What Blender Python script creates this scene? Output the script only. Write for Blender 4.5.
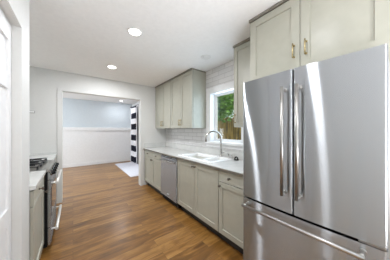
import bpy, bmesh, math, random
from mathutils import Vector, Matrix
random.seed(7)

S = bpy.context.scene
for o in list(bpy.data.objects):
    bpy.data.objects.remove(o)
COL = S.collection

# ------------------------------------------------------------------ camera
EYE = 1.354
FPX = 160.0
cd = bpy.data.cameras.new('camera')
cam = bpy.data.objects.new('camera', cd)
COL.objects.link(cam)
cam.location = (0, 0, EYE)
cam.rotation_euler = (math.pi / 2, 0, -math.atan2(122.0, FPX))
cd.sensor_width = 36
cd.lens = FPX / 390 * 36
cd.clip_start = 0.02
S.camera = cam

# ------------------------------------------------------------------ light
w = bpy.data.worlds.new('sky')
S.world = w
w.use_nodes = True
bg = w.node_tree.nodes['Background']
bg.inputs[0].default_value = (0.82, 0.92, 1.0, 1)
bg.inputs[1].default_value = 1.3

sd = bpy.data.lights.new('sun', 'SUN')
sd.energy = 4.2
sd.angle = 0.02
sd.color = (1, .95, .85)
sun = bpy.data.objects.new('sun', sd)
COL.objects.link(sun)
sun.rotation_euler = (math.radians(38), math.radians(18), 0)


def area(name, loc, rot, sx, sy, e, color=(1, 1, 1)):
    d = bpy.data.lights.new(name, 'AREA')
    d.shape = 'RECTANGLE'
    d.size = sx
    d.size_y = sy
    d.energy = e
    d.color = color
    o = bpy.data.objects.new(name, d)
    COL.objects.link(o)
    o.location = loc
    o.rotation_euler = rot
    return o


# daylight through the windows behind the camera and in the adjoining room,
# and an added upward fill lamp behind the camera to brighten the ceiling
area('daylight_rear', (0.9, -2.42, 1.5), (math.radians(90), 0, 0), 2.0, 1.7, 4, (0.93, 0.94, 1))
area('ceiling_fill', (1.0, -0.7, 0.75), (math.radians(180), 0, 0), 1.0, 0.9, 46, (0.905, 0.935, 1))
area('daylight_patio', (2.3, 5.3, 1.15), (math.radians(90), 0, math.radians(90)), 1.4, 1.9, 36, (0.88, 0.93, 1))
area('daylight_dining_side', (-2.4, 5.7, 1.5), (math.radians(90), 0, math.radians(-90)), 1.8, 1.5, 36, (0.88, 0.93, 1))
area('daylight_kitchen_window', (2.08, 1.79, 1.6), (math.radians(90), 0, math.radians(90)), 0.62, 0.8, 5.0, (0.6, 0.8, 1))
LAMP_W = 19.0

vs = S.view_settings
vs.view_transform = 'Standard'
vs.look = 'None'
vs.gamma = 1
vs.use_curve_mapping = False
vs.exposure = 0.25
S.cycles.use_denoising = True
S.cycles.max_bounces = 10
S.cycles.diffuse_bounces = 6


# ------------------------------------------------------------------ materials
def lin(c):
    return tuple(((v / 255) / 12.92 if v / 255 <= .04045 else ((v / 255 + .055) / 1.055) ** 2.4) for v in c) + (1,)


def mat(name, rgb, rough=.5, metal=0, **kw):
    m = bpy.data.materials.new(name)
    m.use_nodes = True
    b = m.node_tree.nodes['Principled BSDF']
    b.inputs['Base Color'].default_value = lin(rgb)
    b.inputs['Roughness'].default_value = rough
    b.inputs['Metallic'].default_value = metal
    for k, v in kw.items():
        b.inputs[k].default_value = v
    return m


def nd(m, t, **kw):
    n = m.node_tree.nodes.new(t)
    for k, v in kw.items():
        if hasattr(n, k):
            setattr(n, k, v)
        else:
            n.inputs[k].default_value = v
    return n


def lk(m, a, b):
    m.node_tree.links.new(a, b)


def bsdf(m):
    return m.node_tree.nodes['Principled BSDF']


def noisy(m, rgb_a, rgb_b, scale=(1, 1, 1), nscale=5.0, detail=3, bump=0.0, lo=.35, hi=.65):
    g = nd(m, 'ShaderNodeNewGeometry')
    mp = nd(m, 'ShaderNodeMapping')
    mp.inputs['Scale'].default_value = scale
    lk(m, g.outputs['Position'], mp.inputs['Vector'])
    n = nd(m, 'ShaderNodeTexNoise')
    n.inputs['Scale'].default_value = nscale
    n.inputs['Detail'].default_value = detail
    lk(m, mp.outputs[0], n.inputs['Vector'])
    r = nd(m, 'ShaderNodeValToRGB')
    r.color_ramp.elements[0].position = lo
    r.color_ramp.elements[0].color = lin(rgb_a)
    r.color_ramp.elements[1].position = hi
    r.color_ramp.elements[1].color = lin(rgb_b)
    lk(m, n.outputs['Fac'], r.inputs[0])
    lk(m, r.outputs[0], bsdf(m).inputs['Base Color'])
    if bump:
        bp = nd(m, 'ShaderNodeBump')
        bp.inputs['Strength'].default_value = bump
        bp.inputs['Distance'].default_value = .01
        lk(m, n.outputs['Fac'], bp.inputs['Height'])
        lk(m, bp.outputs[0], bsdf(m).inputs['Normal'])
    return m


M = {}
M['wall'] = noisy(mat('wall_paint', (211, 211, 208), .6), (210, 210, 207), (212, 212, 209), nscale=40)
M['ceiling'] = noisy(mat('ceiling_paint', (243, 243, 242), .7), (241, 241, 240), (245, 245, 244), nscale=30)
M['trim'] = noisy(mat('white_trim_paint', (228, 228, 228), .35), (226, 226, 226), (230, 230, 230), nscale=20)
M['blue'] = noisy(mat('pale_blue_paint', (203, 212, 218), .6), (201, 210, 217), (205, 214, 219), nscale=30)
M['cab'] = noisy(mat('grey_green_cabinet_paint', (170, 169, 156), .34), (168, 167, 154), (172, 171, 158), nscale=14)
M['crown'] = noisy(mat('taupe_crown', (128, 124, 114), .45), (126, 122, 112), (130, 126, 116), nscale=14)  # crown strips toned darker than the cabinet doors
M['edge'] = noisy(mat('dark_taupe_front_strip', (112, 108, 98), .4), (108, 104, 94), (116, 112, 102), nscale=14)
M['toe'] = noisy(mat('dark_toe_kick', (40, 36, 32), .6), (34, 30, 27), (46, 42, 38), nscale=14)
M['black'] = noisy(mat('black_enamel', (16, 16, 17), .6, **{'Specular IOR Level': .2}), (14, 14, 15), (19, 19, 20), nscale=20)
M['iron'] = noisy(mat('cast_iron', (24, 24, 25), .55), (20, 20, 21), (30, 30, 31), nscale=60, bump=.1)
M['gasket'] = noisy(mat('black_gasket', (10, 10, 10), .7), (8, 8, 8), (12, 12, 12))
M['chrome'] = noisy(mat('brushed_nickel', (190, 188, 184), .18, 1), (184, 182, 178), (196, 194, 190), nscale=30)
M['brass'] = noisy(mat('champagne_brass', (196, 180, 138), .25, 1), (192, 176, 134), (200, 185, 144), nscale=30)
M['knob'] = noisy(mat('pewter_knob', (120, 114, 106), .3, 1), (112, 106, 98), (128, 122, 114), nscale=40)
M['porcelain'] = noisy(mat('white_porcelain', (240, 240, 239), .12), (238, 238, 237), (242, 242, 241), nscale=6)
M['plastic'] = noisy(mat('white_plastic', (232, 232, 230), .4), (230, 230, 228), (234, 234, 232), nscale=20)
M['grey_plastic'] = noisy(mat('grey_plastic', (150, 148, 146), .4), (144, 142, 140), (156, 154, 152), nscale=20)
M['rug'] = noisy(mat('white_rug_pile', (212, 212, 220), .95), (204, 204, 213), (220, 220, 227), nscale=60, bump=.3)
M['counter'] = noisy(mat('pale_quartz', (208, 209, 206), .2), (203, 204, 201), (213, 213, 210), nscale=9, detail=8)
M['lawn'] = noisy(mat('lawn_grass', (84, 110, 52), .9), (66, 92, 40), (104, 128, 62), nscale=14)
M['bark'] = noisy(mat('bark', (92, 74, 56), .9), (70, 56, 42), (112, 92, 70), scale=(1, 1, .2), nscale=18)


def steel(name, rgb, rough, aniso, horiz=True):
    m = mat(name, rgb, rough, 1)
    g = nd(m, 'ShaderNodeNewGeometry')
    mp = nd(m, 'ShaderNodeMapping')
    mp.inputs['Scale'].default_value = (1.2, 1.2, 260) if horiz else (120, 120, 1.5)
    lk(m, g.outputs['Position'], mp.inputs['Vector'])
    n = nd(m, 'ShaderNodeTexNoise')
    n.inputs['Scale'].default_value = 2
    n.inputs['Detail'].default_value = 2
    lk(m, mp.outputs[0], n.inputs['Vector'])
    r = nd(m, 'ShaderNodeValToRGB')
    r.color_ramp.elements[0].color = lin([v - 4 for v in rgb])
    r.color_ramp.elements[1].color = lin([v + 4 for v in rgb])
    lk(m, n.outputs['Fac'], r.inputs[0])
    m.node_tree.nodes.remove(bsdf(m))
    b = nd(m, 'ShaderNodeBsdfAnisotropic')
    lk(m, r.outputs[0], b.inputs['Color'])
    b.inputs['Roughness'].default_value = rough
    b.inputs['Anisotropy'].default_value = aniso
    t = nd(m, 'ShaderNodeCombineXYZ')
    t.inputs[0].default_value = 1.0
    t.inputs[1].default_value = 1.0
    lk(m, t.outputs[0], b.inputs['Tangent'])
    lk(m, b.outputs[0], m.node_tree.nodes['Material Output'].inputs[0])
    return m


M['satin'] = noisy(mat('pale_satin_metal', (222, 220, 216), .5, .85), (218, 216, 212), (226, 224, 220), nscale=25)
M['steel'] = steel('brushed_stainless_steel', (182, 186, 190), .21, .87)
M['steel_handle'] = mat('satin_steel_handle', (205, 203, 199), .36, 1)
noisy(M['steel_handle'], (160, 158, 154), (170, 168, 164), nscale=25)

# glass: thin clear pane
m = bpy.data.materials.new('window_glass')
m.use_nodes = True
nt = m.node_tree
nt.nodes.remove(nt.nodes['Principled BSDF'])
tr = nt.nodes.new('ShaderNodeBsdfTransparent')
tr.inputs[0].default_value = (.96, .98, .97, 1)
gl = nt.nodes.new('ShaderNodeBsdfGlossy')
gl.inputs['Roughness'].default_value = .02
mx = nt.nodes.new('ShaderNodeMixShader')
fr = nt.nodes.new('ShaderNodeFresnel')
fr.inputs[0].default_value = 1.3
nt.links.new(fr.outputs[0], mx.inputs[0])
nt.links.new(tr.outputs[0], mx.inputs[1])
nt.links.new(gl.outputs[0], mx.inputs[2])
nt.links.new(mx.outputs[0], nt.nodes['Material Output'].inputs[0])
M['glass'] = m

M['oven_glass'] = mat('dark_oven_glass', (40, 38, 37), .06)
noisy(M['oven_glass'], (36, 34, 33), (44, 42, 41))

m = bpy.data.materials.new('lamp_lens')
m.use_nodes = True
bsdf(m).inputs['Base Color'].default_value = (1, 1, 1, 1)
bsdf(m).inputs['Emission Color'].default_value = (1, .97, .92, 1)
bsdf(m).inputs['Emission Strength'].default_value = 7
M['lens'] = m


# floor: boards run along X
def wood_floor():
    m = mat('oak_plank_floor', (130, 90, 56), .3)
    g = nd(m, 'ShaderNodeNewGeometry')
    br = nd(m, 'ShaderNodeTexBrick')
    br.offset = .37
    br.offset_frequency = 2
    br.squash = 1
    br.inputs['Color1'].default_value = (0, 0, 0, 1)
    br.inputs['Color2'].default_value = (1, 1, 1, 1)
    br.inputs['Mortar'].default_value = (.5, .5, .5, 1)
    br.inputs['Scale'].default_value = 1
    br.inputs['Mortar Size'].default_value = .0022
    br.inputs['Mortar Smooth'].default_value = .3
    br.inputs['Bias'].default_value = 0
    br.inputs['Brick Width'].default_value = 1.25
    br.inputs['Row Height'].default_value = .125
    lk(m, g.outputs['Position'], br.inputs['Vector'])
    # offset grain per board
    mp = nd(m, 'ShaderNodeMapping')
    mp.inputs['Scale'].default_value = (1.5, 8, 1)
    ad = nd(m, 'ShaderNodeVectorMath')
    ad.operation = 'MULTIPLY_ADD'
    lk(m, br.outputs['Color'], ad.inputs[0])
    ad.inputs[1].default_value = (7, 3, 5)
    lk(m, g.outputs['Position'], ad.inputs[2])
    lk(m, ad.outputs[0], mp.inputs['Vector'])
    n = nd(m, 'ShaderNodeTexNoise')
    n.inputs['Scale'].default_value = 1.7
    n.inputs['Detail'].default_value = 6
    n.inputs['Roughness'].default_value = .62
    n.inputs['Distortion'].default_value = 1.1
    lk(m, mp.outputs[0], n.inputs['Vector'])
    mx = nd(m, 'ShaderNodeMath', operation='MULTIPLY_ADD')
    lk(m, n.outputs['Fac'], mx.inputs[0])
    mx.inputs[1].default_value = .95
    sc = nd(m, 'ShaderNodeMath', operation='MULTIPLY')
    sp = nd(m, 'ShaderNodeSeparateColor')
    lk(m, br.outputs['Color'], sp.inputs[0])
    lk(m, sp.outputs[0], sc.inputs[0])
    sc.inputs[1].default_value = .24
    lk(m, sc.outputs[0], mx.inputs[2])
    r = nd(m, 'ShaderNodeValToRGB')
    e = r.color_ramp.elements
    e[0].position = .22
    e[0].color = lin((66, 41, 15))
    e[1].position = .95
    e[1].color = lin((186, 142, 80))
    k = e.new(.55)
    k.color = lin((130, 89, 39))
    lk(m, mx.outputs[0], r.inputs[0])
    # seams
    mc = nd(m, 'ShaderNodeMix', data_type='RGBA')
    mul = nd(m, 'ShaderNodeMath', operation='MULTIPLY')
    lk(m, br.outputs['Fac'], mul.inputs[0])
    mul.inputs[1].default_value = .6
    lk(m, mul.outputs[0], mc.inputs['Factor'])
    lk(m, r.outputs[0], mc.inputs['A'])
    mc.inputs['B'].default_value = lin((58, 38, 24))
    b = bsdf(m)
    lk(m, mc.outputs['Result'], b.inputs['Base Color'])
    rr = nd(m, 'ShaderNodeMapRange')
    b.inputs['Coat Weight'].default_value = .22
    b.inputs['Coat Roughness'].default_value = .22
    rr.inputs['To Min'].default_value = .26
    rr.inputs['To Max'].default_value = .42
    lk(m, n.outputs['Fac'], rr.inputs['Value'])
    lk(m, rr.outputs[0], b.inputs['Roughness'])
    bp = nd(m, 'ShaderNodeBump')
    bp.inputs['Strength'].default_value = .12
    bp.inputs['Distance'].default_value = .004
    lk(m, n.outputs['Fac'], bp.inputs['Height'])
    lk(m, bp.outputs[0], b.inputs['Normal'])
    return m


M['floor'] = wood_floor()


def tile_mat():
    m = mat('white_subway_tile', (214, 213, 212), .15)
    g = nd(m, 'ShaderNodeNewGeometry')
    sp = nd(m, 'ShaderNodeSeparateXYZ')
    lk(m, g.outputs['Position'], sp.inputs[0])
    cb = nd(m, 'ShaderNodeCombineXYZ')
    lk(m, sp.outputs[1], cb.inputs[0])
    lk(m, sp.outputs[2], cb.inputs[1])
    br = nd(m, 'ShaderNodeTexBrick')
    br.offset = .5
    br.inputs['Color1'].default_value = lin((208, 207, 206))
    br.inputs['Color2'].default_value = lin((219, 218, 217))
    br.inputs['Mortar'].default_value = lin((180, 178, 176))
    br.inputs['Scale'].default_value = 1
    br.inputs['Mortar Size'].default_value = .004
    br.inputs['Brick Width'].default_value = .30
    br.inputs['Row Height'].default_value = .0765
    lk(m, cb.outputs[0], br.inputs['Vector'])
    lk(m, br.outputs['Color'], bsdf(m).inputs['Base Color'])
    bp = nd(m, 'ShaderNodeBump')
    bp.invert = True
    bp.inputs['Strength'].default_value = .5
    bp.inputs['Distance'].default_value = .003
    lk(m, br.outputs['Fac'], bp.inputs['Height'])
    lk(m, bp.outputs[0], bsdf(m).inputs['Normal'])
    return m


M['tile'] = tile_mat()


def curtain_mat():
    m = mat('black_and_white_check_cloth', (235, 235, 238), .9)
    g = nd(m, 'ShaderNodeNewGeometry')
    sp = nd(m, 'ShaderNodeSeparateXYZ')
    lk(m, g.outputs['Position'], sp.inputs[0])

    def band(sock, period, off, duty):
        a = nd(m, 'ShaderNodeMath', operation='ADD')
        lk(m, sock, a.inputs[0])
        a.inputs[1].default_value = off
        d = nd(m, 'ShaderNodeMath', operation='DIVIDE')
        lk(m, a.outputs[0], d.inputs[0])
        d.inputs[1].default_value = period
        f = nd(m, 'ShaderNodeMath', operation='FRACT')
        lk(m, d.outputs[0], f.inputs[0])
        l = nd(m, 'ShaderNodeMath', operation='LESS_THAN')
        lk(m, f.outputs[0], l.inputs[0])
        l.inputs[1].default_value = duty
        return l.outputs[0]
    z = band(sp.outputs[2], .44, -.05, .53)
    y = band(sp.outputs[1], .66, -6.42, .93)
    y2 = band(sp.outputs[1], .66, -6.42, .05)
    sb = nd(m, 'ShaderNodeMath', operation='SUBTRACT')
    lk(m, y, sb.inputs[0])
    lk(m, y2, sb.inputs[1])
    y = sb.outputs[0]
    mu = nd(m, 'ShaderNodeMath', operation='MULTIPLY')
    lk(m, z, mu.inputs[0])
    q = nd(m, 'ShaderNodeMath', operation='MULTIPLY_ADD')
    lk(m, y, q.inputs[0])
    q.inputs[1].default_value = 1.0
    q.inputs[2].default_value = 0.0
    lk(m, q.outputs[0], mu.inputs[1])
    mc = nd(m, 'ShaderNodeMix', data_type='RGBA')
    lk(m, mu.outputs[0], mc.inputs['Factor'])
    mc.inputs['A'].default_value = lin((238, 238, 242))
    mc.inputs['B'].default_value = lin((18, 20, 38))
    lk(m, mc.outputs['Result'], bsdf(m).inputs['Base Color'])
    return m


M['curtain'] = curtain_mat()


def fence_mat():
    m = mat('weathered_cedar', (150, 112, 62), .8)
    return noisy(m, (96, 74, 32), (182, 146, 74), scale=(1, 7, .8), nscale=2.2, detail=4)


M['fence'] = fence_mat()
M['leaf'] = noisy(mat('tree_leaf', (70, 120, 50), .5), (44, 92, 34), (140, 184, 84), nscale=7, lo=.3, hi=.7)


# ------------------------------------------------------------------ mesh helpers
def T_right(xf):
    return lambda a, n, z: (xf - n, a, z)


def T_left(xf):
    return lambda a, n, z: (xf + n, a, z)


def T_id(a, n, z):
    return (a, n, z)


class MB:
    def __init__(self):
        self.bm = bmesh.new()

    def box(self, x0, x1, y0, y1, z0, z1, T=T_id, bev=0.0, seg=2):
        b = bmesh.new()
        v = [b.verts.new(T(x, y, z)) for x in (x0, x1) for y in (y0, y1) for z in (z0, z1)]
        for f in ((0, 1, 3, 2), (4, 6, 7, 5), (0, 4, 5, 1), (2, 3, 7, 6), (0, 2, 6, 4), (1, 5, 7, 3)):
            b.faces.new([v[i] for i in f])
        if bev:
            bmesh.ops.bevel(b, geom=b.edges[:], offset=bev, segments=seg, affect='EDGES', profile=.5)
        self._add(b)
        return self

    def _add(self, b):
        bmesh.ops.recalc_face_normals(b, faces=b.faces[:])
        me = bpy.data.meshes.new('tmp')
        b.to_mesh(me)
        b.free()
        self.bm.from_mesh(me)
        bpy.data.meshes.remove(me)

    def tube(self, pts, r, n=12, cap=True):
        pts = [Vector(p) for p in pts]
        rs = r if isinstance(r, (list, tuple)) else [r] * len(pts)
        b = bmesh.new()
        rings = []
        up = None
        for i, p in enumerate(pts):
            if i == 0:
                t = pts[1] - p
            elif i == len(pts) - 1:
                t = p - pts[i - 1]
            else:
                t = pts[i + 1] - pts[i - 1]
            t.normalize()
            if up is None:
                up = Vector((0, 0, 1)) if abs(t.z) < .9 else Vector((1, 0, 0))
            s = t.cross(up).normalized()
            up = s.cross(t).normalized()
            rings.append([b.verts.new(p + (s * math.cos(2 * math.pi * k / n) + up * math.sin(2 * math.pi * k / n)) * rs[i]) for k in range(n)])
        for i in range(len(rings) - 1):
            for k in range(n):
                f = b.faces.new((rings[i][k], rings[i][(k + 1) % n], rings[i + 1][(k + 1) % n], rings[i + 1][k]))
                f.smooth = True
        if cap:
            b.faces.new(rings[0])
            b.faces.new(rings[-1])
        self._add(b)
        return self

    def lathe(self, prof, origin, axis=(0, 0, 1), n=24):
        """prof: (radius, along) pairs turned about axis through origin."""
        ax = Vector(axis).normalized()
        s = ax.cross(Vector((0, 0, 1)) if abs(ax.z) < .9 else Vector((1, 0, 0))).normalized()
        u = ax.cross(s)
        o = Vector(origin)
        b = bmesh.new()
        rings = []
        for r, h in prof:
            rr = max(r, 1e-5)
            rings.append([b.verts.new(o + ax * h + (s * math.cos(2 * math.pi * k / n) + u * math.sin(2 * math.pi * k / n)) * rr) for k in range(n)])
        for i in range(len(rings) - 1):
            for k in range(n):
                f = b.faces.new((rings[i][k], rings[i][(k + 1) % n], rings[i + 1][(k + 1) % n], rings[i + 1][k]))
                f.smooth = True
        b.faces.new(rings[0])
        b.faces.new(rings[-1])
        self._add(b)
        return self

    def shaker(self, a0, a1, z0, z1, T, t=.02, rail=.06, rec=.011, ch=.003):
        """Shaker front: raised frame round a recessed panel, one surface. n runs outward, front at n=0."""
        b = bmesh.new()

        def ring(d, n):
            return [b.verts.new(T(a, n, z)) for a, z in ((a0 + d, z0 + d), (a1 - d, z0 + d), (a1 - d, z1 - d), (a0 + d, z1 - d))]
        R = [ring(0, -t), ring(0, -.0015), ring(.0015, 0), ring(rail, 0), ring(rail + ch, -rec)]
        b.faces.new(R[0])
        for i in range(len(R) - 1):
            for k in range(4):
                b.faces.new((R[i][k], R[i][(k + 1) % 4], R[i + 1][(k + 1) % 4], R[i + 1][k]))
        b.faces.new(R[-1])
        self._add(b)
        return self


def fin(bm, name, material, origin):
    me = bpy.data.meshes.new(name)
    bmesh.ops.translate(bm, verts=bm.verts[:], vec=-Vector(origin))
    bm.to_mesh(me)
    bm.free()
    me.materials.append(material)
    o = bpy.data.objects.new(name, me)
    COL.objects.link(o)
    return o


def root_of(o):
    while o.parent:
        o = o.parent
    return o


def part(name, mb, material, parent, label=None):
    o = fin(mb.bm, name, material, root_of(parent).location)
    o.parent = parent
    if label:
        o['label'] = label
    return o


def thing(name, label, cat, loc, group=None):
    o = bpy.data.objects.new(name, None)
    o.empty_display_size = .1
    COL.objects.link(o)
    o.location = loc
    o['label'] = label
    o['category'] = cat
    if group:
        o['group'] = group
    return o


def solo(name, mb, material, label, cat, loc, group=None):
    o = fin(mb.bm, name, material, loc)
    o.location = loc
    o['label'] = label
    o['category'] = cat
    if group:
        o['group'] = group
    return o


def struct(name, mb, material, parent=None, label=None):
    if parent is None:
        o = fin(mb.bm, name, material, (0, 0, 0))
    else:
        o = fin(mb.bm, name, material, root_of(parent).location)
        o.parent = parent
    o['kind'] = 'structure'
    if label:
        o['label'] = label
    return o


# ------------------------------------------------------------------ room sizes
H = 2.45          # ceiling
XW = 2.0         # right wall face
XL = -.93         # left wall face
YE = 3.89         # kitchen end wall
YE2 = 4.03
YD = 7.38         # dining far wall
XDR, XDL = 2.10, -2.5
XC = -.27         # closet wall face
YB = -2.5

# ------------------------------------------------------------------ structure
struct('floor', MB().box(-2.6, 2.2, YB - .1, YD + .1, -.1, 0), M['floor'])
HD = 2.5
struct('ceiling', MB().box(-1.2, 2.2, YB - .1, 4.03, H, H + .1), M['ceiling'])
struct('ceiling_dining', MB().box(-2.6, 2.2, 4.03, 7.48, HD, HD + .1), M['ceiling'])

# right wall with the window hole
WY0, WY1, WZ0, WZ1 = 1.46, 2.155, 1.14, 2.02
wr = MB()
wr.box(XW, XW + .16, YB, WY0, 0, H).box(XW, XW + .16, WY1, YE, 0, H)
wr.box(XW, XW + .16, WY0, WY1, 0, WZ0).box(XW, XW + .16, WY0, WY1, WZ1, H)
struct('wall_right', wr, M['wall'])
# far wall with the wide opening
OX0, OX1, OZ = -.172, 1.315, 2.10
wf = MB()
wf.box(XDL, OX0, YE, YE2, 0, HD).box(OX1, XDR, YE, YE2, 0, HD).box(OX0, OX1, YE, YE2, OZ, HD)
struct('wall_far', wf, M['wall'])
cs = MB()
cs.box(OX0 - .06, OX0, YE - .013, YE - .0005, 0, OZ + .03, bev=.002).box(OX1, OX1 + .06, YE - .013, YE - .0005, 0, OZ + .03, bev=.002)
cs.box(OX0, OX1, YE - .013, YE - .0005, OZ, OZ + .03, bev=.002)
cs.box(OX0 - .001, OX0 + .012, YE - .013, YE2, 0, OZ).box(OX1 - .012, OX1 + .001, YE - .013, YE2, 0, OZ).box(OX0, OX1, YE - .013, YE2, OZ - .012, OZ + .001)
struct('trim_3', cs, M['wall'])
struct('wall_left', MB().box(XL - .1, XL, 1.675, YE, 0, H), M['wall'])
# closet wall on the left, nearest the camera, with its door opening
DY0, DY1, DZ = .72, 1.537, 2.03
wc = MB()
wc.box(XC - .12, XC, YB, DY0, 0, H).box(XC - .12, XC, DY1, 1.775, 0, H).box(XC - .12, XC, DY0, DY1, DZ, H)
wc.box(XL - .1, XC - .12, 1.675, 1.775, 0, H)
struct('wall_closet', wc, M['wall'])
# back wall with a big window behind the camera
wb = MB()
wb.box(XC, XW, YB - .1, YB, 0, .6).box(XC, XW, YB - .1, YB, 2.4, H).box(XC, -.1, YB - .1, YB, .6, 2.4).box(1.9, XW, YB - .1, YB, .6, 2.4)
struct('wall_back', wb, M['wall'])
# dining room
struct('wall_dining_far', MB().box(XDL, XDR, YD, YD + .1, 1.42, HD), M['blue'])
wd = MB().box(XDL, XDR, YD - .012, YD + .1, 0, 1.40)
struct('trim_1', wd, M['trim'])
struct('trim_2', MB().box(XDL, XDR, YD - .05, YD, 1.325, 1.44, bev=.004).box(XDL, XDR, YD - .03, YD, 1.44, 1.455, bev=.003), M['trim'])
struct('baseboard_dining', MB().box(XDL, XDR, YD - .03, YD - .012, 0, .12, bev=.005), M['trim'])
PY0, PY1, PZ = 4.55, 6.05, 2.08
wdr = MB()
wdr.box(XDR, XDR + .1, YE2, PY0, 0, HD).box(XDR, XDR + .1, PY1, YD, 0, HD).box(XDR, XDR + .1, PY0, PY1, PZ, HD)
struct('wall_dining_right', wdr, M['trim'])
wdl = MB()
wdl.box(XDL - .1, XDL, YE2, 4.8, 0, HD).box(XDL - .1, XDL, 6.6, YD, 0, HD).box(XDL - .1, XDL, 4.8, 6.6, 0, .7).box(XDL - .1, XDL, 4.8, 6.6, 2.3, HD)
struct('wall_dining_left', wdl, M['blue'])
# baseboards on the far wall
struct('baseboard_closet', MB().box(XC, XC + .014, DY1 + .01, 1.775, 0, .1, bev=.003), M['trim'])

# closet door, three recessed panels
def panel_door():
    xf = XC - .045
    Tm = T_left(xf)
    b = MB()
    a0, a1 = DY0 + .004, DY1 - .004
    zs = [.012, .20, .77, .87, 1.608, 1.70, 1.91, DZ - .006]
    st = .055
    # stiles and rails
    b.box(a0, a0 + st, -.035, 0, zs[0], zs[7], Tm, .002)
    b.box(a1 - st, a1, -.035, 0, zs[0], zs[7], Tm, .002)
    for k in (0, 2, 4, 6):
        b.box(a0 + st, a1 - st, -.035, 0, zs[k], zs[k + 1], Tm, .002)
    d = struct('door_1', b, M['trim'])
    for z0, z1 in ((zs[1], zs[2]), (zs[3], zs[4]), (zs[5], zs[6])):
        p = MB().box(a0 + st, a1 - st, -.028, -.012, z0, z1, Tm)
        p = struct('door_panel', p, M['trim'], d)
    k = MB().lathe([(.026, 0), (.026, .006), (.011, .01), (.011, .035), (.026, .045), (.028, .058), (.02, .068), (0, .07)],
                   (xf, a0 + .06, .95), (1, 0, 0))
    struct('door_knob', k, M['chrome'], d)
    return d


panel_door()

# window on the right wall
fr = MB()
cw = .095
for y0, y1, z0, z1 in ((WY1 - .012, WY1 + cw, WZ0 - .01, WZ1 + cw), (WY0 - cw, WY0 + .012, WZ0 - .01, WZ1 + cw), (WY0, WY1, WZ1 - .012, WZ1 + cw)):
    fr.box(XW - .02, XW - .0005, y0, y1, z0, z1, bev=.003)
# jamb lining
fr.box(XW - .01, XW + .15, WY1 - .015, WY1, WZ0, WZ1).box(XW - .01, XW + .15, WY0, WY0 + .015, WZ0, WZ1)
fr.box(XW - .01, XW + .15, WY0, WY1, WZ1 - .015, WZ1)
win = struct('window_1', fr, M['trim'])
sx = XW + .085
sa = MB()
for y0, y1, z0, z1 in ((WY1 - .055, WY1 - .015, WZ0 + .012, WZ1 - .015), (WY0 + .015, WY0 + .055, WZ0 + .012, WZ1 - .015),
                       (WY0 + .055, WY1 - .055, WZ0 + .012, WZ0 + .055), (WY0 + .055, WY1 - .055, WZ1 - .055, WZ1 - .015)):
    sa.box(sx, sx + .04, y0, y1, z0, z1, bev=.003)
struct('window_frame', sa, M['trim'], win)
struct('window_sill', MB().box(XW - .055, XW + .15, WY0 - cw - .01, WY1 + cw + .01, WZ0 - .03, WZ0 + .012, bev=.005)
       .box(XW - .02, XW - .0005, WY0 - cw, WY1 + cw, WZ0 - .085, WZ0 - .03, bev=.003), M['trim'], win)
struct('window_pane', MB().box(sx + .018, sx + .022, WY0 + .05, WY1 - .05, WZ0 + .05, WZ1 - .05), M['glass'], win)

# subway tile skin on the right wall, worked round the window casing
TX0, TX1 = XW - .009, XW
tl = MB()
tl.box(TX0, TX1, WY1 + cw, YE, 1.03, H).box(TX0, TX1, .93, WY0 - cw, 1.03, H)
tl.box(TX0, TX1, WY0 - cw, WY1 + cw, 1.03, WZ0 - .085).box(TX0, TX1, WY0 - cw, WY1 + cw, WZ1 + cw, H)
struct('wall_tile', tl, M['tile'])

# patio door in the dining room
pf = MB()
xp = XDR + .03
for y0, y1, z0, z1 in ((PY0, PY0 + .07, 0.02, PZ), (PY1 - .07, PY1, 0.02, PZ), ((PY0 + PY1) / 2 - .04, (PY0 + PY1) / 2 + .04, .02, PZ),
                       (PY0, PY1, .02, .12), (PY0, PY1, PZ - .08, PZ)):
    pf.box(xp, xp + .05, y0, y1, z0, z1)
pf.box(XDR - .018, XDR - .0005, PY0 - .09, PY0, 0, PZ + .09).box(XDR - .018, XDR - .0005, PY1, PY1 + .09, 0, PZ + .09).box(XDR - .018, XDR - .0005, PY0, PY1, PZ, PZ + .09)
d2 = struct('door_2', pf, M['trim'])
struct('door_pane', MB().box(xp + .022, xp + .026, PY0 + .06, (PY0 + PY1) / 2 - .03, .1, PZ - .07)
       .box(xp + .022, xp + .026, (PY0 + PY1) / 2 + .03, PY1 - .06, .1, PZ - .07), M['glass'], d2)

# ------------------------------------------------------------------ outdoors
struct('ground', MB().box(2.25, 16, -6, 16, -.32, -.2), M['lawn'])
fe = thing('wooden_fence', 'tall weathered cedar board fence seen through the kitchen window', 'fence', (5.2, 4.6, -.2))
b = MB()
y = 1.0
while y < 9.5:
    wv = .135 + random.uniform(-.004, .004)
    h = 1.86 + random.uniform(-.02, .02)
    dx = random.uniform(-.008, .008)
    b.box(5.2 + dx, 5.222 + dx, y, y + wv, -.18, h, bev=.003, seg=1)
    y += wv + .008
part('board_panel', b, M['fence'], fe)
for z in (.15, 1.5):
    part('rail', MB().box(5.235, 5.275, 1.0, 9.5, z, z + .09), M['fence'], fe)
for yy in (2.2, 4.6, 7.0):
    part('post', MB().box(5.28, 5.37, yy, yy + .09, -.25, 1.9, bev=.004), M['fence'], fe)


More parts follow.
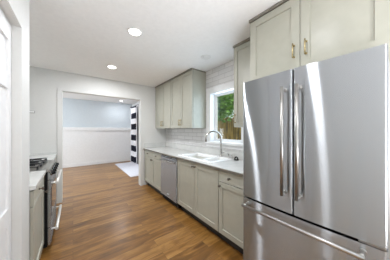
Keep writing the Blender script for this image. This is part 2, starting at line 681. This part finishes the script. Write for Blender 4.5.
def tree(x, y, zc, r, n, label):
    t = thing('leafy_tree', label, 'tree', (x, y, -.2), 'trees around the garden fence')
    tr = MB()
    tr.tube([(x, y, -.25), (x + .03, y, 1.0), (x - .03, y + .05, zc - r * .3), (x, y, zc + r * .4)], [.13, .1, .08, .03])
    part('trunk', tr, M['bark'], t)
    b = bmesh.new()
    for i in range(n):
        v = Vector((random.gauss(0, 1), random.gauss(0, 1), random.gauss(0, 1)))
        v.normalize()
        k = random.uniform(.35, 1) ** .6 * (1 + .16 * math.sin(5 * v.x + 3 * v.z + x) + .1 * math.sin(9 * v.y))
        c = Vector((x, y, zc)) + Vector((v.x * r * .8, v.y * r, v.z * r * .85)) * k
        s = random.uniform(.045, .10)
        e = Matrix.Rotation(random.uniform(0, 6.3), 3, 'Z') @ Matrix.Rotation(random.uniform(-1.2, 1.2), 3, 'X')
        vs_ = [b.verts.new(c + e @ Vector(q)) for q in ((-s, 0, 0), (0, -s * .5, .01), (s, 0, 0), (0, s * .5, .01))]
        b.faces.new(vs_)
    mb = MB()
    mb.bm.free()
    mb.bm = b
    part('foliage', mb, M['leaf'], t)


tree(4.35, 4.45, 2.55, 1.05, 4600, 'leafy green tree filling the upper left of the kitchen window')
tree(6.7, 6.7, 2.9, 1.5, 4600, 'leafy green tree standing just beyond the board fence')
tree(8.8, 9.8, 3.1, 1.9, 4200, 'leafy tree farther back behind the board fence')

# ------------------------------------------------------------------ hardware
def knob(T, a, z, parent, n=0.0, m='knob'):
    o = Vector(T(a, n, z))
    ax = Vector(T(a, n + 1, z)) - o
    b = MB().lathe([(.010, -.002), (.010, .002), (.006, .006), (.006, .016), (.014, .022), (.016, .027), (.013, .032), (0, .034)], o, ax, 16)
    return part('knob', b, M[m], parent)


def pull(T, a, z0, z1, parent, n=0.0, m='brass', r=.0055):
    b = MB()
    so = .028
    b.tube([T(a, n + so, z0), T(a, n + so, z1)], r, 12)
    for z in (z0 + .012, z1 - .012):
        b.tube([T(a, n - .002, z), T(a, n + so, z)], r * .85, 10)
        b.lathe([(.009, -.001), (.009, .003), (.006, .005)], T(a, n, z), Vector(T(a, n + 1, z)) - Vector(T(a, n, z)), 12)
    return part('pull_handle', b, M[m], parent)


def carcass(a0, a1, z0, z1, depth, T, t=.02):
    """Open-fronted look is hidden by the doors: sides, back, top, bottom boards."""
    b = MB()
    b.box(a0, a0 + .018, -depth, -t - .004, z0, z1, T)
    b.box(a1 - .018, a1, -depth, -t - .004, z0, z1, T)
    b.box(a0 + .018, a1 - .018, -depth, -t - .001, z0, z0 + .018, T)
    b.box(a0 + .018, a1 - .018, -depth, -t - .001, z1 - .018, z1, T)
    b.box(a0 + .018, a1 - .018, -depth, -depth + .012, z0 + .018, z1 - .018, T)
    # face frame behind the door gaps
    b.box(a0 + .018, a1 - .018, -t - .024, -t - .012, z0 + .018, z1 - .018, T)
    return b


# ------------------------------------------------------------------ right run, base units
XF = 1.395
TR = T_right(XF)
BZ0, BZ1 = .115, .878
BD = XW - .015 - XF


def base_cabinet(T, a0, a1, depth, label, doors, drawers, tk=.075, group=None, knobs=True):
    loc = T((a0 + a1) / 2, -depth / 2, 0)
    r = thing('base_cabinet', label, 'cabinet', loc, group)
    part('cabinet_body', carcass(a0 + .001, a1 - .001, BZ0, BZ1, depth, T), M['cab'], r)
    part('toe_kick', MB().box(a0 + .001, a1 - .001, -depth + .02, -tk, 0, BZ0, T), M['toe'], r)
    for d0, d1, z0, z1, ka, kz in doors:
        d = part('door', MB().shaker(d0, d1, z0, z1, T), M['cab'], r)
        if ka:
            knob(T, ka, kz, d)
    for d0, d1, z0, z1, ka, kz in drawers:
        d = part('drawer', MB().shaker(d0, d1, z0, z1, T, rail=.012, rec=.003), M['cab'], r)
        if ka:
            knob(T, ka, kz, d)
    return r


g = .0055
base_cabinet(TR, .945, 1.366, BD, 'grey-green base cabinet with one drawer and one door beside the refrigerator',
             [(.95 + g, 1.366 - g, .125, .735, 1.333, .69)], [(.95 + g, 1.366 - g, .744, .866, 1.19, .805)])
base_cabinet(TR, 1.366, 2.322, BD, 'wide grey-green base cabinet with two full-height doors under the white sink',
             [(1.366 + g, 1.844 - g / 2, .125, .868, 1.815, .825), (1.844 + g / 2, 2.322 - g, .125, .868, 1.873, .825)], [])
lb = 2.938
mid = (lb + 3.87) / 2
base_cabinet(TR, lb, 3.87, BD, 'grey-green base cabinet with two drawers over two doors, between dishwasher and far wall',
             [(lb + g, mid - g / 2, .125, .735, mid - .03, .69), (mid + g / 2, 3.87 - g, .125, .735, mid + .03, .69)],
             [(lb + g, mid - g / 2, .744, .866, (lb + mid) / 2, .805), (mid + g / 2, 3.87 - g, .744, .866, (3.87 + mid) / 2, .805)])

# dishwasher
D0, D1 = 2.328, 2.932
dw = thing('dishwasher', 'stainless steel dishwasher with a bar handle under the counter', 'dishwasher', (1.7, (D0 + D1) / 2, 0))
part('cabinet_body', MB().box(D0 + .004, D1 - .004, -BD + .02, -.03, .02, .872, TR).box(D0, D1, -.029, -.012, .12, .872, TR), M['black'], dw)
part('kick_plate', MB().box(D0 + .002, D1 - .002, -.085, -.07, .005, .11, TR), M['black'], dw)
dd = part('door', MB().box(D0 + .003, D1 - .003, -.011, .014, .118, .842, TR, .004), M['steel'], dw)
part('control_strip', MB().box(D0 + .003, D1 - .003, -.011, .010, .848, .864, TR, .003), M['steel'], dw)
hb = MB().tube([TR(D0 + .05, .055, .79), TR(D1 - .05, .055, .79)], .011, 14)
for a in (D0 + .08, D1 - .08):
    hb.tube([TR(a, .013, .79), TR(a, .055, .79)], .008, 10)
part('handle', hb, M['steel_handle'], dd)
part('badge', MB().box(D1 - .33, D1 - .27, .0135, .0155, .175, .19, TR, .0005), M['plastic'], dd)

# worktop with the cut-out for the sink
SX0, SX1, SY0, SY1 = 1.435, 1.95, 1.55, 2.39
CZ0, CZ1 = .880, .914
CX0 = 1.372
hx0, hx1, hy0, hy1 = SX0 + .02, SX1 - .02, SY0 + .02, SY1 - .02
wt = thing('countertop', 'long pale quartz countertop over the sink cabinet and dishwasher', 'countertop', (1.7, 2.4, CZ0))
b = MB()
yn, yf = .945, YE - .002
b.box(CX0, hx0, yn, yf, CZ0, CZ1).box(hx1, XW - .002, yn, yf, CZ0, CZ1)
b.box(hx0, hx1, yn, hy0, CZ0, CZ1).box(hx0, hx1, hy1, yf, CZ0, CZ1)
part('slab', b, M['counter'], wt)
part('front_strip', MB().box(CX0 - .003, CX0 - .0002, yn, yf, CZ0 + .001, CZ1 - .008, bev=.001), M['edge'], wt, 'darker front edge')  # darker strip along the front of the slab
part('upstand', MB().box(XW - .028, XW - .010, yn, yf, CZ1, 1.025, bev=.002).box(CX0 + .02, XW - .030, yf - .018, yf, CZ1, 1.025, bev=.002), M['counter'], wt)


# sink: one moulded porcelain surface with two bowls
def sink():
    r = thing('sink', 'white porcelain double-bowl drop-in sink below the window', 'sink', (1.7, 1.97, CZ1))
    b = bmesh.new()
    nx, ny = 64, 96
    bowls = [(SX0 + .055, SX1 - .105, SY0 + .045, 1.775), (SX0 + .055, SX1 - .105, 1.825, SY1 - .045)]

    def hgt(x, y):
        z = CZ1 + .016
        # rolled outer edge
        e = min(x - SX0, SX1 - x, y - SY0, SY1 - y)
        if e < .02:
            z -= .013 * (1 - e / .02) ** 2
        for x0, x1, y0, y1 in bowls:
            d = min(x - x0, x1 - x, y - y0, y1 - y)
            if d > 0:
                k = min(1, d / .05)
                k = k * k * (3 - 2 * k)
                z -= .19 * k
        return z
    V = [[b.verts.new((SX0 + (SX1 - SX0) * i / nx, SY0 + (SY1 - SY0) * j / ny, hgt(SX0 + (SX1 - SX0) * i / nx, SY0 + (SY1 - SY0) * j / ny))) for j in range(ny + 1)] for i in range(nx + 1)]
    for i in range(nx):
        for j in range(ny):
            f = b.faces.new((V[i][j], V[i + 1][j], V[i + 1][j + 1], V[i][j + 1]))
            f.smooth = True
    mb = MB()
    mb.bm.free()
    mb.bm = b
    part('basin', mb, M['porcelain'], r)
    for x0, x1, y0, y1 in bowls:
        part('drain', MB().lathe([(.04, 0), (.042, .003), (.03, .004), (.028, .001), (0, .001)], ((x0 + x1) / 2, (y0 + y1) / 2, CZ1 + .016 - .19), (0, 0, 1)), M['chrome'], r)


sink()
ZD = CZ1 + .0165
# faucet
FX, FY = 1.90, 1.80
fa = thing('faucet', 'tall chrome gooseneck faucet standing behind the sink', 'faucet', (FX, FY, ZD))
part('base', MB().lathe([(.028, 0), (.028, .006), (.022, .012), (.019, .03), (.019, .075), (.022, .08), (.018, .09), (.013, .10)], (FX, FY, ZD)), M['chrome'], fa)
pts = [(FX, FY, ZD + .09), (FX, FY, 1.20)]
ex, ey = -.235, .10
for k in range(0, 17):
    a = math.pi * k / 16 * 1.02
    f_ = (1 - math.cos(a)) / 2
    pts.append((FX + ex * f_, FY + ey * f_, 1.215 + .118 * math.sin(a)))
sp = part('spout', MB().tube(pts, .014, 14), M['chrome'], fa)
e = Vector(pts[-1])
part('nozzle', MB().lathe([(.0135, 0), (.016, -.004), (.017, -.035), (.014, -.04)], (e.x, e.y, e.z), (0, 0, 1)), M['knob'], sp)
part('lever', MB().tube([(FX, FY - .015, ZD + .055), (FX, FY - .045, ZD + .06), (FX - .01, FY - .10, ZD + .085)], [.009, .008, .006], 12), M['chrome'], fa)
# small fittings on the sink deck
sd_ = thing('soap_dispenser', 'short chrome soap dispenser beside the faucet on the sink deck', 'soap dispenser', (1.90, 1.64, ZD))
part('body', MB().lathe([(.02, 0), (.02, .005), (.013, .01), (.012, .045), (.014, .05), (.014, .06), (0, .062)], (1.90, 1.64, ZD)), M['chrome'], sd_)
part('spout', MB().tube([(1.90, 1.64, ZD + .055), (1.895, 1.645, ZD + .062), (1.865, 1.65, ZD + .055)], .006, 10), M['chrome'], sd_)
ag = thing('air_gap_cap', 'short chrome cylindrical cap near the right end of the sink deck', 'sink fitting', (1.90, 1.585, ZD))
part('sleeve', MB().lathe([(.019, 0), (.019, .004), (.015, .006), (.015, .05), (.012, .056), (0, .058)], (1.90, 1.585, ZD)), M['chrome'], ag)
bd = thing('sponge_holder', 'small black arched holder on the counter right of the sink', 'sponge holder', (1.90, 1.495, CZ1))
part('arch', MB().tube([(1.90 + .0 * k, 1.495 + .028 * math.cos(math.pi * k / 12), CZ1 + .009 + .036 * math.sin(math.pi * k / 12)) for k in range(13)], .009, 10), M['black'], bd)
part('foot', MB().lathe([(.038, 0), (.038, .006), (.034, .009), (0, .009)], (1.90, 1.495, CZ1)), M['black'], bd)

# ------------------------------------------------------------------ wall cabinets
XU = 1.67
TU = T_right(XU)
UD = XW - .011 - XU
UZ0, UZ1 = 1.39, 2.425


def wall_cabinet(T, a0, a1, depth, z0, z1, label, doors, pz, side=None, rail=.055):
    r = thing('wall_cabinet', label, 'cabinet', T((a0 + a1) / 2, -depth / 2, z0))
    part('cabinet_body', carcass(a0 + .001, a1 - .001, z0, z1, depth, T), M['cab'], r)
    part('crown_strip', MB().box(a0, a1, -depth, .012, z1 + .0005, H - .002, T), M['crown'], r)
    for d0, d1, pa in doors:
        d = part('door', MB().shaker(d0, d1, z0 + .003, z1 - .006, T, rail=rail), M['cab'], r)
        if pa:
            pull(T, pa, pz[0], pz[1], d)
    return r


m1 = (3.06 + 3.86) / 2
wall_cabinet(TU, 3.06, 3.86, UD, UZ0, UZ1, 'grey-green two-door wall cabinet against the far wall',
             [(3.06 + g, m1 - g / 2, m1 - .03), (m1 + g / 2, 3.86 - g, m1 + .03)], (1.44, 1.56))
m2 = (2.27 + 3.058) / 2
wall_cabinet(TU, 2.27, 3.058, UD, UZ0, UZ1, 'grey-green two-door wall cabinet left of the window with its side panel in view',
             [(2.27 + g, m2 - g / 2, m2 - .03), (m2 + g / 2, 3.058 - g, m2 + .03)], (1.44, 1.56))
wall_cabinet(TU, .955, 1.36, UD, UZ0, UZ1, 'narrow grey-green wall cabinet between the window and the refrigerator',
             [(.955 + g, 1.36 - g, 1.328)], (1.44, 1.56))
# above the refrigerator
XO = 1.41
TO = T_right(XO)
OD = XW - .011 - XO
oc = wall_cabinet(TO, .03, .945, OD, 1.815, UZ1, 'deep grey-green two-door cabinet above the refrigerator with brass pulls',
                  [(.045, .497 - .002, .455), (.497 + .002, .94, .539)], (1.925, 2.04), rail=.062)
part('side_panel', MB().box(.924, .944, -OD, 0, 0, 1.814, TO), M['cab'], oc)

# ------------------------------------------------------------------ refrigerator
RX = 1.20
TF = T_right(RX)
R0, R1 = .05, .876
RM = (R0 + R1) / 2
rf = thing('refrigerator', 'large stainless steel French-door refrigerator with bottom freezer drawer', 'refrigerator', (1.6, RM, 0))
part('cabinet_body', MB().box(R0 + .004, R1 - .004, -.79, -.075, .03, 1.755, TF, .004), M['grey_plastic'], rf)
part('gasket', MB().box(R0 + .012, R1 - .012, -.074, -.062, .06, 1.75, TF), M['gasket'], rf)


def bowed(a):
    return .010 - .016 * ((a - RM) / ((R1 - R0) / 2)) ** 2


def slab_front(a0, a1, z0, z1, t=.06, n=20, rr=.010):
    """Door slab with slightly rounded vertical edges."""
    b = bmesh.new()
    prof = []
    N = n
    for k in range(N + 1):
        u = k / N
        a = a0 + rr + (a1 - a0 - 2 * rr) * u
        prof.append((a, bowed(a)))
    left = [(a0 + rr - rr * math.sin(q), bowed(a0 + rr) - rr + rr * math.cos(q)) for q in [math.pi / 2 * k / 5 for k in range(5, 0, -1)]]
    right = [(a1 - rr + rr * math.sin(q), bowed(a1 - rr) - rr + rr * math.cos(q)) for q in [math.pi / 2 * k / 5 for k in range(1, 6)]]
    P = [(a0, -t)] + left + prof + right + [(a1, -t)]
    lo = [b.verts.new(TF(a, nn, z0)) for a, nn in P]
    hi = [b.verts.new(TF(a, nn, z1)) for a, nn in P]
    L = len(P)
    for k in range(L - 1):
        f = b.faces.new((lo[k], lo[k + 1], hi[k + 1], hi[k]))
        f.smooth = True
    b.faces.new((lo[L - 1], lo[0], hi[0], hi[L - 1]))
    b.faces.new(lo)
    b.faces.new(hi)
    mb = MB()
    mb._add(b)
    for ed in mb.bm.edges:
        if len(ed.link_faces) == 2 and ed.calc_face_angle(0) > .6:
            ed.smooth = False
    return mb


def bar_handle(p0, p1, out, parent, r=.011, inset=.03):
    p0, p1 = Vector(p0), Vector(p1)
    d = (p1 - p0).normalized()
    o = Vector((-1, 0, 0))
    b = MB()
    b.tube([p0 + o * out, p1 + o * out], r, 18)
    for q in (p0 + d * inset, p1 - d * inset):
        b.tube([q - o * .002, q + o * out], r * .95, 14)
        b.lathe([(r * 1.25, -.001), (r * 1.25, .006), (r, .009)], q, o, 16)
    return part('handle', b, M['steel_handle'], parent)


FZ = 1.772
for a0, a1, ha, lab in ((RM + .003, R1, RM + .048, None), (R0, RM - .003, RM - .044, None)):
    d = part('door', slab_front(a0, a1, .778, FZ), M['steel'], rf)
    bar_handle(TF(ha, .009, .905), TF(ha, .009, 1.65), .055, d, inset=.014)
fd = part('freezer_drawer', slab_front(R0, R1, .10, .762), M['steel'], rf)
bar_handle(TF(.118, -.002, .722), TF(.832, -.002, .722), .066, fd, r=.012, inset=.014)
part('kick_plate', MB().box(R0 + .02, R1 - .02, -.12, -.05, .012, .092, TF), M['black'], rf)
for a in (R0 + .05, R1 - .05):
    part('hinge_cover', MB().box(a - .03, a + .03, -.14, -.03, 1.757, 1.79, TF, .005) if False else MB().box(a - .03, a + .03, -.16, -.078, 1.756, 1.785, TF, .005), M['grey_plastic'], rf)
    part('foot', MB().lathe([(.02, 0), (.02, .02), (.012, .022), (.012, .034)], TF(a, -.15, 0)), M['black'], rf)
part('hinge_bracket', MB().box(R0 + .005, R0 + .10, -.045, -.004, .7645, .7755, TF, .002), M['steel_handle'], rf)

# ------------------------------------------------------------------ left run
XLF = -.25
TL = T_left(XLF)
LD = XLF - XL - .012
base_cabinet(TL, 1.78, 2.385, LD, 'grey-green base cabinet between the closet wall and the range',
             [(1.785 + g, 2.385 - g, .125, .735, 2.35, .69)], [(1.785 + g, 2.385 - g, .744, .866, 2.07, .805)])
lc = solo('countertop', MB().box(XL + .003, XLF + .015, 1.778, 2.387, CZ0, CZ1, bev=.003), M['counter'],
          'short pale quartz countertop between the closet wall and the range', 'countertop', (-.6, 2.07, CZ0))
base_cabinet(TL, 3.165, 3.885, LD, 'grey-green base cabinet in the left corner beyond the range',
             [(3.17 + g, 3.885 - g, .125, .735, 3.21, .69)], [(3.17 + g, 3.885 - g, .744, .866, 3.53, .805)])
lc2 = thing('countertop', 'pale quartz countertop in the far left corner behind the range', 'countertop', (-.6, 3.5, CZ0))
part('slab', MB().box(XL + .003, XLF + .015, 3.163, YE - .002, CZ0, CZ1, bev=.003), M['counter'], lc2)
part('upstand', MB().box(XL + .003, XLF + .01, YE - .02, YE - .002, CZ1, CZ1 + .035, bev=.002), M['counter'], lc2)

# range
G0, G1 = 2.392, 3.158
XG = -.21
TG = T_left(XG)
rg = thing('kitchen_range', 'stainless steel gas range with black grates and front knobs on the left', 'range', (-.55, (G0 + G1) / 2, 0))
part('body', MB().box(G0 + .002, G1 - .002, -.70, -.016, .06, .885, TG, .003), M['black'], rg)
part('cooktop', MB().box(G0, G1, -.70, .004, .886, .916, TG, .004), M['steel_handle'], rg)
# sloped control panel
b = bmesh.new()
prof = [(-.011, .885), (.0, .885), (.024, .80), (-.011, .80)]
ring0 = [b.verts.new(TG(G0, n_, z_)) for n_, z_ in prof]
ring1 = [b.verts.new(TG(G1, n_, z_)) for n_, z_ in prof]
for k in range(4):
    b.faces.new((ring0[k], ring0[(k + 1) % 4], ring1[(k + 1) % 4], ring1[k]))
b.faces.new(ring0)
b.faces.new(ring1)
mb = MB()
mb._add(b)
cp = part('control_panel', mb, M['steel'], rg)
nrm = Vector((.105, 0, .028)).normalized()
for k in range(5):
    a = G0 + .09 + k * (G1 - G0 - .18) / 4
    p = Vector(TG(a, .006, .853))
    kb = part('knob', MB().lathe([(.024, -.002), (.024, .006), (.02, .008), (.019, .035), (.017, .04), (0, .041)], p, nrm, 20), M['black'], cp)
    part('knob_skirt', MB().lathe([(.029, -.003), (.029, .005), (.0245, .006)], p, nrm, 20), M['chrome'], kb)
od = part('oven_door', MB().box(G0 + .002, G1 - .002, -.015, .012, .27, .795, TG, .004), M['steel'], rg)
part('oven_window', MB().box(G0 + .09, G1 - .09, .008, .015, .36, .69, TG, .001), M['oven_glass'], od)


def range_handle(z, parent):
    b = MB()
    b.tube([TG(G0 + .03, .062, z), TG(G1 - .03, .062, z)], .016, 16)
    for a in (G0 + .06, G1 - .06):
        b.tube([TG(a, -.002, z), TG(a, .062, z)], .010, 12)
    return part('handle', b, M['satin'], parent)


range_handle(.75, od)
gd = part('storage_drawer', MB().box(G0 + .002, G1 - .002, -.015, .012, .075, .262, TG, .004), M['steel'], rg)
range_handle(.225, gd)
for a in (G0 + .05, G1 - .05):
    for nn in (-.1, -.64):
        part('foot', MB().lathe([(.022, 0), (.022, .02), (.014, .024), (.014, .062)], TG(a, nn, 0)), M['black'], rg)
# burners and grates
for k in range(3):
    a0 = G0 + .03 + k * .238
    a1 = a0 + .23
    gb = MB()
    n0, n1 = -.64, -.09
    z0, z1 = .945, .957
    for a in (a0 + .006, a1 - .006):
        gb.box(a - .006, a + .006, n0, n1, z0, z1, TG, .002, 1)
    for nn in (n0 + .006, (n0 + n1) / 2, n1 - .006):
        gb.box(a0, a1, nn - .006, nn + .006, z0, z1, TG, .002, 1)
    for nn in (n0 + .14, n1 - .14):
        gb.box(a0 + .02, a1 - .02, nn - .005, nn + .005, z0 + .002, z1 + .002, TG, .002, 1)
        gb.box((a0 + a1) / 2 - .005, (a0 + a1) / 2 + .005, nn - .1, nn + .1, z0 + .002, z1 + .002, TG, .002, 1)
    for a in (a0 + .008, a1 - .008):
        for nn in (n0 + .008, n1 - .008):
            gb.box(a - .008, a + .008, nn - .008, nn + .008, .917, z0 + .002, TG)
    part('grate', gb, M['iron'], rg)
    for nn in (n0 + .14, n1 - .14):
        part('burner', MB().lathe([(.05, 0), (.05, .008), (.036, .012), (.036, .022), (.03, .025), (0, .025)], TG((a0 + a1) / 2, nn, .9165)), M['iron'], rg)

# ------------------------------------------------------------------ small fittings
tm = thing('thermostat', 'small grey control box on the far wall beside the closet corner', 'wall control', (-.556, YE - .001, 1.63))
part('housing', MB().box(-.60, -.52, YE - .028, YE - .001, 1.645, 1.685, bev=.004), M['grey_plastic'], tm)
part('cover', MB().box(-.59, -.53, YE - .032, YE - .0275, 1.652, 1.678, bev=.001), M['plastic'], tm)


# ceiling lights
def downlight(x, y, label, lit=True, r=.062, e=LAMP_W, zc=H):
    o = thing('ceiling_light', label, 'ceiling light', (x, y, zc), 'round ceiling fittings')
    part('trim_ring', MB().lathe([(r, -.001), (r + .004, -.006), (r + .012, -.008), (r + .022, -.004), (r + .023, -.0005), (r, -.0005)], (x, y, zc), (0, 0, 1), 32), M['plastic'], o)
    part('lens', MB().lathe([(r - .001, -.0005), (r - .001, -.004), (r - .02, -.005), (0, -.005)], (x, y, zc), (0, 0, 1), 32), M['lens'] if lit else M['plastic'], o)
    if lit:
        d = bpy.data.lights.new('lamp', 'AREA')
        d.shape = 'DISK'
        d.size = r * 1.9
        d.energy = e
        d.color = (.935, .955, 1)
        l = bpy.data.objects.new('lamp', d)
        COL.objects.link(l)
        l.location = (0, 0, -.012)
        l.parent = o
    return o


downlight(.55, 1.83, 'larger of the two lit round ceiling lights seen in the kitchen', e=11)
downlight(.54, 3.09, 'lit round ceiling light in the kitchen near the far wall')
downlight(1.587, 1.81, 'unlit round white ceiling fitting above the sink', lit=False, r=.055)
downlight(1.5, 6.75, 'small lit round ceiling light in the adjoining room', r=.055, zc=HD, e=7)
downlight(.55, .58, 'lit round ceiling light in front of the refrigerator', e=4.5)
downlight(.55, -1.2, 'lit round ceiling light behind the camera')
downlight(-1.0, 5.6, 'lit round ceiling light on the left of the adjoining room', zc=HD, e=14)

# ------------------------------------------------------------------ adjoining room
solo('area_rug', MB().box(1.31, 2.06, 4.76, 6.97, .0005, .012, bev=.004), M['rug'],
     'plain white rug on the wood floor beside the checked curtain', 'rug', (1.7, 5.86, 0))
cr = thing('curtain_rod', 'dark metal curtain rod on the right wall of the adjoining room', 'curtain rod', (1.98, 5.9, 2.32))
part('rod', MB().tube([(1.985, 4.6, 2.325), (1.985, 7.12, 2.325)], .012, 12), M['iron'], cr)
for y in (4.58, 7.14):
    part('finial', MB().lathe([(.012, -.02), (.02, -.012), (.028, 0), (.02, .018), (0, .026)], (1.985, y, 2.325), (0, 1, 0), 16), M['iron'], cr)
for y in (4.8, 7.02):
    part('bracket', MB().tube([(1.985, y, 2.318), (2.04, y, 2.31), (XDR - .001, y, 2.31)], .008, 10), M['iron'], cr)
# curtain: pleated cloth
b = bmesh.new()
ny, nz = 120, 30
rows = []
for j in range(nz + 1):
    z = .02 + (2.30 - .02) * j / nz
    row = []
    for i in range(ny + 1):
        u = i / ny
        amp = .045 * (1 - .25 * j / nz)
        row.append(b.verts.new((1.985 + amp * math.sin(u * 2 * math.pi * 6) * (1 + .15 * math.sin(9 * u + 2 * j / nz)), 6.42 + .66 * u, z)))
    rows.append(row)
for j in range(nz):
    for i in range(ny):
        f = b.faces.new((rows[j][i], rows[j][i + 1], rows[j + 1][i + 1], rows[j + 1][i]))
        f.smooth = True
mb = MB()
mb.bm.free()
mb.bm = b
ct = solo('curtain', mb, M['curtain'], 'black and white checked curtain hanging in the adjoining room', 'curtain', (1.985, 6.75, 0))
sm = ct.modifiers.new('cloth_thickness', 'SOLIDIFY')
sm.thickness = .004
